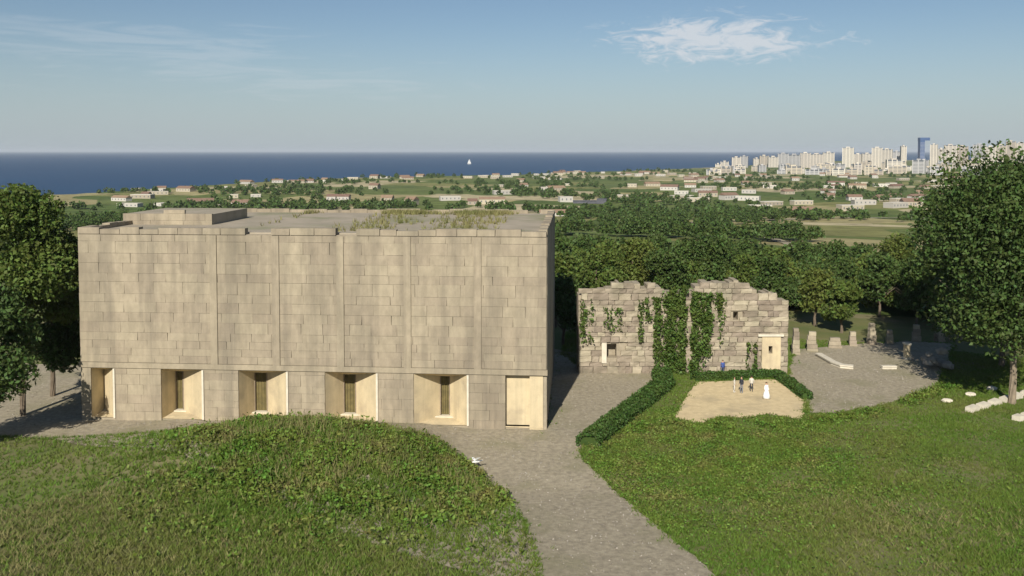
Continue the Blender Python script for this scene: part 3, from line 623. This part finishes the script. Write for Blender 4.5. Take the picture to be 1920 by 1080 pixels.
# ------------------------------------------------------------------ hedges
def hedge(label, line, wdt, h, n, sd):
    g = np.random.default_rng(sd); P_ = [G(*q) for q in line]; o0 = P_[0].copy(); seg = np.array([(e-a).length for a, e in zip(P_, P_[1:])]); cum = np.concatenate([[0], np.cumsum(seg)])
    s = g.uniform(0, cum[-1], n); i = np.clip(np.searchsorted(cum, s)-1, 0, len(seg)-1); f = (s-cum[i])/seg[i]
    A = np.array([tuple(q) for q in P_]); c = A[i]+(A[i+1]-A[i])*f[:, None]; d = (A[i+1]-A[i])/seg[i][:, None]; nn = np.stack([-d[:, 1], d[:, 0], np.zeros(n)], 1)
    face = g.random(n); u = g.uniform(-.5, .5, n); zz = g.uniform(0, 1, n)
    u = np.where(face < .3, -.5+g.normal(0, .03, n), np.where(face < .6, .5+g.normal(0, .03, n), u)); zz = np.where(face >= .6, 1+g.normal(0, .04, n), zz)
    wob = 1+.05*np.sin(s*2.1+sd)+.03*np.sin(s*4.7); rnd_ = np.where((zz > .8) & (np.abs(u) > .38), .86, 1)
    endf = (g.random(n) < .08); c = np.where(endf[:, None], np.where((g.random(n) < .5)[:, None], A[0]-d*g.uniform(0, .25, (n, 1)), A[-1]+d*g.uniform(0, .25, (n, 1))), c)
    pt = c+nn*(u*wdt*wob*rnd_)[:, None]+g.normal(0, .05, (n, 3)); pt[:, 2] = terrain(pt[:, 0], pt[:, 1])+zz*h*wob*rnd_
    me = fast_mesh('foliage', leaf_co(pt-np.array(tuple(o0)), g.uniform(.12, .28, n), g, asp=.75), 4)
    t = thing('hedge', label, 'hedge', o0); obj('foliage', me, M['hedge'], t)
    b = bmesh.new()
    for a, e in zip(P_, P_[1:]):
        dd = (e-a).normalized(); nv = Vector((-dd.y, dd.x, 0))*wdt*.38; r0 = []
        for q in (a, e):
            q = q-o0; r0.append([b.verts.new(q-nv+Vector((0, 0, -.3))), b.verts.new(q+nv+Vector((0, 0, -.3))), b.verts.new(q+nv+Vector((0, 0, h*.8))), b.verts.new(q-nv+Vector((0, 0, h*.8)))])
        for k in range(4): b.faces.new((r0[0][k], r0[0][(k+1) % 4], r0[1][(k+1) % 4], r0[1][k]))
        b.faces.new(r0[0][::-1]); b.faces.new(r0[1])
    obj('inner_twigs', b, M['hedge'], t)
hedge('clipped dark hedge running along the rising path below the ruin', [(1104, 838), (1150, 800), (1200, 762), (1246, 726), (1240, 708)], 2.0, 1.1, 9000, 41)
hedge('clipped dark hedge curving round the back of the sandy terrace', [(1305, 713), (1380, 710), (1455, 707), (1478, 722), (1512, 748)], 1.1, .85, 6500, 42)
# ------------------------------------------------------------------ grass and ground cover
g = np.random.default_rng(90)
def scatter(n, y0, y1, a0, a1):
    a = np.radians(g.uniform(a0, a1, n)); d = np.sqrt(g.uniform(y0**2, y1**2, n)); return np.sin(a)*d, np.cos(a)*d
def free(x, y, polys):
    k = np.ones(len(x), bool)
    for q in polys: k &= ~in_poly(x, y, q)
    return k
polys = [path_poly, terr_poly, plaza_poly, bld_poly]
x, y = scatter(260000, 36, 128, -33, 33); k = free(x, y, polys)
pr = np.interp(y, [40, 128], [-2.2, 14]); right = x > np.interp(y, [45, 60, 75, 84, 128], [4, 5, 3, 3, 8]); k1 = k & right; x1, y1 = x[k1], y[k1]
hh = .22+.10*np.sin(x1*.5)*np.sin(y1*.4)
obj('lawn_grass', fast_mesh('lawn_grass', tufts_co(np.stack([x1, y1, terrain(x1, y1)-.02], 1), hh, g, 4, .035, .7), 3), M['grass'], kind='stuff')
k2 = k & ~right & (y < 90) & (g.random(len(x)) < .22+.7*np.exp(-((x+13)/12)**2)); x2, y2 = x[k2], y[k2]
wild = np.exp(-((x2+14)/17)**2-((y2-68)/12)**2)
obj('wild_grass', fast_mesh('wild_grass', tufts_co(np.stack([x2, y2, terrain(x2, y2)-.02], 1), .3+.15*wild, g, 4, .045, .7), 3), M['grass'], kind='stuff')
x, y = scatter(150000, 44, 84, -33, 1); wild = np.exp(-(np.maximum(0, -(x+15))/7)**2-(np.maximum(0, x+15)/16)**2-((y-72)/8.5)**2)
patch = np.sin(x*.9+np.sin(y*.7)*2)+np.sin(y*1.1+x*.2)+.8*np.sin(x*.37+2)*np.sin(y*.51)
k = free(x, y, polys) & (g.random(len(x)) < np.minimum(1, wild*1.25)) & (patch+g.normal(0, .6, len(x)) > -1.25); x, y, patch = x[k], y[k], patch[k]
n = len(x); hgt = .30+.16*np.clip(patch, -1, 1.6)+.7*(g.random(n) > .975)*g.random(n); reps = 4; c = np.repeat(np.stack([x, y, terrain(x, y)], 1), reps, 0); c += g.normal(size=c.shape)*np.array([.2, .2, .05]); c[:, 2] += np.repeat(hgt, reps)*g.uniform(.35, 1.15, n*reps)
obj('ground_cover', fast_mesh('ground_cover', leaf_co(c, g.uniform(.13, .42, len(c)), g, .2), 4), M['cover'], kind='stuff')
vx, vy = scatter(90000, 44, 95, -4, 33); wl = np.exp(-((vx-12)/15)**2-((vy-73)/13)**2); kk = free(vx, vy, polys) & (vx > np.interp(vy, [45, 60, 75, 84, 128], [4, 5, 3, 3, 8])) & (g.random(len(vx)) < np.minimum(.9, wl*1.1)) & (np.sin(vx*.8+np.sin(vy*.6))+np.sin(vy*.9)+g.normal(0, .9, len(vx)) > -.9); vx, vy = vx[kk], vy[kk]
n = len(vx); c2 = np.repeat(np.stack([vx, vy, terrain(vx, vy)+.16], 1), 3, 0)+g.normal(size=(n*3, 3))*np.array([.2, .2, .05])
obj('lawn_clover', fast_mesh('lawn_clover', leaf_co(c2, g.uniform(.10, .26, n*3), g, .3), 4), M['cover'], kind='stuff')
# tall weeds standing out of the mound and low leafy growth along the upper lawn edge
wx, wy = x[::9], y[::9]; obj('tall_weeds', fast_mesh('tall_weeds', tufts_co(np.stack([wx, wy, terrain(wx, wy)+.1], 1), g.uniform(.45, 1.0, len(wx)), g, 4, .03, .35), 3), M['drygrass'], kind='stuff')
le = []
for q in ([(1110, 838), (1180, 800), (1262, 790), (1315, 800), (1400, 794), (1490, 796), (1560, 782), (1640, 770), (1700, 750), (1755, 728), (1800, 712)],):
    W_ = [np.array(tuple(G(*v))[:2]) for v in q]
    for a_, e_ in zip(W_, W_[1:]):
        n = int(np.linalg.norm(e_-a_)*42); v = a_+(e_-a_)*g.uniform(size=(n, 1)); v[:, 1] -= np.abs(g.normal(0, 1.1, n)); v[:, 0] += g.normal(0, .3, n); le.append(v)
le = np.concatenate(le); le = le[free(le[:, 0], le[:, 1], polys[:3]) & (np.sin(le[:, 0]*1.1)+np.sin(le[:, 0]*.43+1)+g.normal(0, .6, len(le)) > -.6)]
n = len(le); c = np.repeat(np.stack([le[:, 0], le[:, 1], terrain(le[:, 0], le[:, 1])], 1), 4, 0)+g.normal(size=(n*4, 3))*np.array([.18, .18, .03]); c[:, 2] += np.repeat(.12+.4*(.5+.5*np.sin(le[:, 0]*1.7+le[:, 1])), 4)*g.uniform(.2, 1.1, n*4)
obj('edge_plants', fast_mesh('edge_plants', leaf_co(c, g.uniform(.12, .34, n*4), g, .2), 4), M['cover'], kind='stuff')
x, y = scatter(26000, 36, 70, -33, 33); drift = np.where(x < 0, 1.9*sst(-16, -28, x)+1.1*sst(58, 46, y)*sst(-4, -14, x), 1.1*sst(20, 32, x)*sst(70, 50, y)); k = free(x, y, polys) & (np.sin(x*.35)+np.sin(y*.3+x*.1)+g.normal(0, 1.0, len(x))+drift > 1.3); x, y = x[k], y[k]
obj('dry_grass', fast_mesh('dry_grass', tufts_co(np.stack([x, y, terrain(x, y)-.02], 1), .36, g, 4, .035, .9), 3), M['drygrass'], kind='stuff')
ed = []
for q in (path_poly, terr_poly, plaza_poly):
    for i in range(len(q)):
        a, e = np.array(q[i][:2]), np.array(q[(i+1) % len(q)][:2]); n = int(np.linalg.norm(e-a)*9); ed.append(a+(e-a)*g.uniform(size=(n, 1))+g.normal(0, 1, size=(n, 2))*np.where(g.random((n, 1)) < .25, .5, .13))
ed = np.concatenate(ed); ed = ed[(ed[:, 1] > 30) & free(ed[:, 0], ed[:, 1], [bld_poly]) & (np.abs((ed-np.array(C0[:2])) @ np.array(fn[:2])) > .9)]
ed = ed[(np.sin(ed[:, 0]*.9)+np.sin(ed[:, 1]*1.3)+g.normal(0, .6, len(ed))) > -.5]
obj('verge_grass', fast_mesh('verge_grass', tufts_co(np.stack([ed[:, 0], ed[:, 1], terrain(ed[:, 0], ed[:, 1])], 1), .26, g, 5, .04, .8), 3), M['grass'], kind='stuff')
x, y = scatter(36000, 40, 125, -30, 30); k = in_poly(x, y, path_poly) | in_poly(x, y, plaza_poly); x, y = x[k], y[k]
obj('pebbles', fast_mesh('pebbles', leaf_co(np.stack([x, y, terrain(x, y)+.075], 1), g.uniform(.05, .15, len(x)), g, .75, .8), 4), M['rock'], kind='stuff')
# ------------------------------------------------------------------ yard and lawn furniture
def curved_bench(label, px, wdt=.7, h=.5):
    P_ = [G(*q) for q in px]; o0 = P_[0].copy(); t = thing('stone_bench', label, 'bench', o0)
    for nm, z0, z1, ww, mm in (('seat', h-.14, h, wdt, 'pale'), ('base', -.1, h-.141, wdt*.7, 'pale')):
        b = bmesh.new(); prev = None
        for i, q in enumerate(P_):
            d = P_[min(i+1, len(P_)-1)]-P_[max(i-1, 0)]; nv = Vector((-d.y, d.x, 0)).normalized()*ww/2; c = q-o0
            r_ = [b.verts.new(c-nv+Vector((0, 0, z0))), b.verts.new(c+nv+Vector((0, 0, z0))), b.verts.new(c+nv+Vector((0, 0, z1))), b.verts.new(c-nv+Vector((0, 0, z1)))]
            if prev:
                for k in range(4): b.faces.new((prev[k], prev[(k+1) % 4], r_[(k+1) % 4], r_[k]))
            else: b.faces.new(r_[::-1])
            prev = r_
        b.faces.new(prev); obj(nm, b, M[mm], t)
curved_bench('long pale curved bench on the gravel yard', [(1534, 668), (1548, 676), (1562, 684), (1578, 690), (1600, 692)], .8, .45)
curved_bench('short straight pale bench on the gravel yard', [(1653, 692), (1666, 692), (1680, 692)], .6, .42)
def rubble(name, label, px, py, wx, wy, h, m, sd, cat, n=14):
    g_ = random.Random(sd); p = G(px, py); t = thing(name, label, cat, p, g_.uniform(-.3, .3))
    for k in range(n):
        b = bmesh.new(); bmesh.ops.create_icosphere(b, subdivisions=1, radius=.5)
        for v in b.verts: v.co *= g_.uniform(.75, 1.15)
        lvl = g_.random()**1.5; s = g_.uniform(.45, .8)
        o = obj('stone', b, M[m], t); o.scale = (wx*s*.45, wy*s*.55, h*s*.5); o.location = (g_.uniform(-.38, .38)*wx*(1-lvl*.5), g_.uniform(-.3, .3)*wy, h*(.12+lvl*.6)); o.rotation_euler = (g_.uniform(-.2, .2), g_.uniform(-.2, .2), g_.uniform(0, 3))
rubble('rock_heap', 'big grey rock heap at the far right of the gravel yard', 1752, 690, 4.6, 3, 3.0, 'rock', 3, 'rocks', 12)
for i, (px, py, wpx, hpx, lab) in enumerate(((1492, 664, 14, 46, 'narrow pale stone stub at the right corner of the ruin'), (1522, 658, 20, 30, 'wide pale stone stub, second from the ruin'), (1598, 648, 14, 24, 'small stone stub behind the curved bench'), (1634, 646, 14, 34, 'tall stone stub right of the curved bench'), (1566, 652, 24, 18, 'low broad stone stub behind the curved bench'), (1668, 645, 13, 24, 'slim stone stub left of the cream pillar'), (1718, 641, 16, 28, 'stone stub between cream pillar and grey rock heap'), (1762, 640, 13, 20, 'short stone stub just behind the grey rock heap'), (1798, 638, 12, 24, 'last stone stub, nearest the tall slender tree'))):
    p = G(px, py); s = p.y/F; ww = wpx*s; h = hpx*s; t = thing('stone_stub', lab, 'ruin', p, random.uniform(-.3, .3)); z = -.2; k = 0
    while z < h:
        hh_ = random.uniform(.4, .6); o = bpy.data.objects.new('stone_block', random.choice(STONES)); COL.objects.link(o); o.parent = t
        f = 1-.35*max(0, z)/h; o.scale = (ww*f, .9*f, hh_-.02); o.location = (random.uniform(-.08, .08), 0, z+hh_/2); z += hh_
for me in STONES: me.materials.append(M['ruin'])
p = G(1700, 674); t = thing('stone_pillar', 'single cream stone pillar standing left of the grey rock heap', 'pillar', p)
obj('shaft', boxes((-.3, .3, -.3, .3, .3, 1.9)), M['plaster'], t); obj('plinth', boxes((-.42, .42, -.42, .42, -.1, .299)), M['pale'], t); obj('cap', boxes((-.4, .4, -.4, .4, 1.901, 2.1)), M['pale'], t)
# rail fence behind the yard
P0, P1 = G(1752, 640), G(1862, 636); n = 8; t = thing('rail_fence', 'weathered wooden rail fence between the yard and the trees', 'fence', P0)
for k in range(n+1):
    q = P0.lerp(P1, k/n)-P0; q.z = T(q.x+P0.x, q.y+P0.y)-P0.z; obj('post', boxes((q.x-.08, q.x+.08, q.y-.08, q.y+.08, q.z-.3, q.z+1.1)), M['wood'], t)
for z in (.5, .95):
    b = bmesh.new(); e = P1-P0; tube(b, [(0, -.1, z), (e.x, e.y-.1, e.z+z)], .06, 6); obj('rail', b, M['wood'], t)
p = G(1848, 636); t = thing('sign_board', 'small blank pale sign board by the rail fence under the tall tree', 'sign', p)
obj('post', boxes((-.05, .05, -.05, .05, -.3, 1.0)), M['wood'], t); obj('board', boxes((-.45, .45, -.1, -.052, .9, 1.6)), M['pale'], t)
# pale kerb stones on the lawn
def stones_line(label, a, e, n, L_, Wd, h):
    A_, E_ = G(*a), G(*e); t = thing('stone_edging', label, 'edging', A_); d = E_-A_; rz = math.atan2(d.y, d.x)
    for k in range(n):
        c = A_.lerp(E_, (k+.5)/n); b = boxes((-L_/2, L_/2, -Wd/2, Wd/2, -.3, h))
        for v in b.verts: v.co += Vector((random.uniform(-.04, .04), random.uniform(-.05, .05), random.uniform(-.05, .05) if v.co.z > 0 else 0))
        o = obj('kerb_stone', b, M['pale'], t); o.location = (c.x-A_.x, c.y-A_.y, T(c.x, c.y)-A_.z); o.rotation_euler = (0, 0, rz+random.uniform(-.05, .05))
stones_line('line of long pale edging stones crossing the lawn below the tall slender tree', (1812, 774), (1935, 738), 6, 1.35, .75, .5)
stones_line('short row of pale stones at the edge, below the long edging line', (1902, 790), (1950, 776), 3, 1.1, .8, .5)
for i, (px, py, lab) in enumerate(((1776, 754, 'lone pale stepping stone on the lawn, nearest the yard'), (1820, 742, 'lone pale stepping stone on the lawn, middle of three'), (1860, 731, 'lone pale stepping stone on the lawn, nearest the tall trunk'))):
    p = G(px, py); b = bmesh.new(); bmesh.ops.create_icosphere(b, subdivisions=2, radius=.5)
    for v in b.verts: v.co *= random.uniform(.88, 1.1); v.co.z *= .5
    o = obj('stepping_stone', b, M['pale'], loc=p+Vector((0, 0, .15))); o.scale = (1.2, .9, 1); tag(o, lab, 'stone')
p = G(1010, 322); 
# ------------------------------------------------------------------ people and gull
def person(px, py, label, top, legs, h=1.72, rz=0, pose=0, dress=None, hair='c_hair'):
    p = G(px, py); k = h/1.72
    V = [(0, 0, .95), (0, 0, 1.15), (0, 0, 1.40), (0, 0, 1.50), (0, .01, 1.60), (0, .01, 1.69),
         (-.10, 0, .90), (-.12, .02-.08*pose, .50), (-.12, .05+.1*pose, .08), (-.12, -.10+.1*pose, .03), (.10, 0, .90), (.12, .02+.1*pose, .50), (.12, .05-.05*pose, .08), (.12, -.10-.05*pose, .03),
         (-.19, 0, 1.40), (-.25, .03, 1.15), (-.25, -.06-.1*pose, .90), (-.25, -.08-.1*pose, .80), (.19, 0, 1.40), (.25, .03, 1.15), (.25, -.06, .90), (.25, -.08, .80)]
    RD = [.15, .14, .16, .055, .095, .085, .09, .065, .045, .035, .09, .065, .045, .035, .065, .05, .035, .03, .065, .05, .035, .03]
    E_ = [(0, 1), (1, 2), (2, 3), (3, 4), (4, 5), (0, 6), (6, 7), (7, 8), (8, 9), (0, 10), (10, 11), (11, 12), (12, 13), (2, 14), (14, 15), (15, 16), (16, 17), (2, 18), (18, 19), (19, 20), (20, 21)]
    me = bpy.data.meshes.new('body'); me.from_pydata([(a*k, b_*k, c*k) for a, b_, c in V], E_, [])
    o = bpy.data.objects.new('body', me); COL.objects.link(o); sm = o.modifiers.new('skin', 'SKIN')
    for i, v in enumerate(me.skin_vertices[0].data): v.radius = (RD[i]*k, RD[i]*k*.8); v.use_root = i == 0
    ss = o.modifiers.new('sub', 'SUBSURF'); ss.levels = 1
    dg = bpy.context.evaluated_depsgraph_get(); m2 = bpy.data.meshes.new_from_object(o.evaluated_get(dg)); bpy.data.objects.remove(o)
    t = thing('person', label, 'person', p+Vector((0, 0, .06)), rz)
    bo = obj('body', m2, [M['skin'], M[top], M[legs]], t, smooth=True)
    for f in m2.polygons:
        z = f.center.z/k; xx = abs(f.center.x)/k; arm = xx > .21 and z < 1.12
        f.material_index = 0 if z > 1.46 or (arm and z < .92) else 1 if (z > .93 or arm) else 2
    b = bmesh.new(); bmesh.ops.create_uvsphere(b, u_segments=10, v_segments=7, radius=.112*k)
    bmesh.ops.delete(b, geom=[v for v in b.verts if v.co.z < -.03 or (v.co.y < -.04 and v.co.z < .05)], context='VERTS'); hr = obj('hair', b, M[hair], t, smooth=True); hr.location = (0, .025, 1.655*k)
    if dress:
        b = bmesh.new(); tube(b, [(0, 0, .05), (0, 0, .4), (0, 0, .95), (0, 0, 1.2), (0, 0, 1.42)], [.42*k, .34*k, .2*k, .19*k, .17*k], 14); obj('robe', b, M[dress], t, smooth=True)
    return t
person(1437, 748, 'person in a long white robe standing on the sandy terrace', 'c_white', 'c_white', 1.68, .4, 0, 'c_white')
person(1377, 737, 'person in pale clothes, leftmost of the pair on the terrace', 'c_light', 'c_light', 1.7, 1.2, .5)
person(1390, 738, 'person in dark clothes beside the pale one on the terrace', 'c_dark', 'c_grey', 1.78, -1.0, .2)
person(1409, 735, 'person in a pale top and dark trousers by the terrace hedge', 'c_light', 'c_dark', 1.7, 2.6, .6)
person(1355, 704, 'person in blue standing between the terrace hedge and the ruin', 'c_blue', 'c_denim', 1.72, .2, .2)
def gull():
    p = G(893, 882); t = thing('seagull', 'white gull with a raised wing flying low over the edge of the path', 'gull', p+Vector((0, 0, .7)), R(-60)); s = 1.15
    b = bmesh.new(); tube(b, [(0, -.34*s, .03), (0, -.27*s, .04), (0, -.2*s, .03), (0, -.05*s, 0), (0, .12*s, 0), (0, .3*s, .02), (0, .42*s, .03)], [.015, .06, .07, .11, .10, .05, .03], 10); obj('body', b, M['white'], t, smooth=True)
    for sg, up in ((-1, .20), (1, .55)):
        b = bmesh.new(); pr = [(0, -.12, .05), (.3, -.16, up*.7), (.66, -.02, up*.9), (.62, .03, up*.88), (.3, .06, up*.66), (0, .1, .05)]
        a = [b.verts.new((sg*x*s, y*s, z*s)) for x, y, z in pr]; c = [b.verts.new((sg*x*s, y*s, z*s+.025)) for x, y, z in pr]; b.faces.new(a); b.faces.new(c[::-1])
        for i in range(6): b.faces.new((a[i], c[i], c[(i+1) % 6], a[(i+1) % 6]))
        obj('wing', b, M['white'], t)
    b = bmesh.new(); tube(b, [(0, -.42*s, .02), (0, -.33*s, .03)], [.006, .02], 6); obj('beak', b, M['beak'], t)
    b = bmesh.new(); q = [b.verts.new(v) for v in ((-.03, .38, .03), (.03, .38, .03), (.09, .6, .04), (-.09, .6, .04), (-.03, .38, .05), (.03, .38, .05), (.09, .6, .055), (-.09, .6, .055))]
    for f in ((0, 1, 2, 3), (7, 6, 5, 4), (0, 4, 5, 1), (1, 5, 6, 2), (2, 6, 7, 3), (3, 7, 4, 0)): b.faces.new([q[i] for i in f])
    obj('tail', b, M['white'], t)
gull()
# ------------------------------------------------------------------ light sea haze
b = boxes((-97000, 97000, -60, 99000, SEA-9, 110)); hz = obj('haze', b, None, kind='stuff')
hm = bpy.data.materials.new('haze'); hm.use_nodes = True; hn = hm.node_tree.nodes; hn.remove(hn['Principled BSDF']); pv = hn.new('ShaderNodeVolumePrincipled')
pv.inputs['Color'].default_value = (.78, .86, .95, 1); pv.inputs['Density'].default_value = 1/26000; pv.inputs['Anisotropy'].default_value = 0
hm.node_tree.links.new(pv.outputs[0], hn['Material Output'].inputs['Volume']); hz.data.materials.append(hm)

# ------------------------------------------------------------------ labels: look-alikes of one row told apart by their order from the left
by = {}
for o in COL.objects:
    if o.parent is None and 'label' in o and 'group' in o: by.setdefault(o['label'], []).append(o)
ORD = ('leftmost', 'second from left', 'third from left', 'fourth from left', 'fifth from left', 'sixth from left')
NUM = ('', '', 'two', 'three', 'four', 'five', 'six')
for lab, os_ in by.items():
    if 2 <= len(os_) <= 6:
        os_.sort(key=lambda o: math.atan2(o.location.x, o.location.y))
        for i, o in enumerate(os_):
            t_ = f'{lab}, {ORD[i] if i < len(os_)-1 else "rightmost"} of {NUM[len(os_)]}'
            if len(t_.split()) <= 16: o['label'] = t_
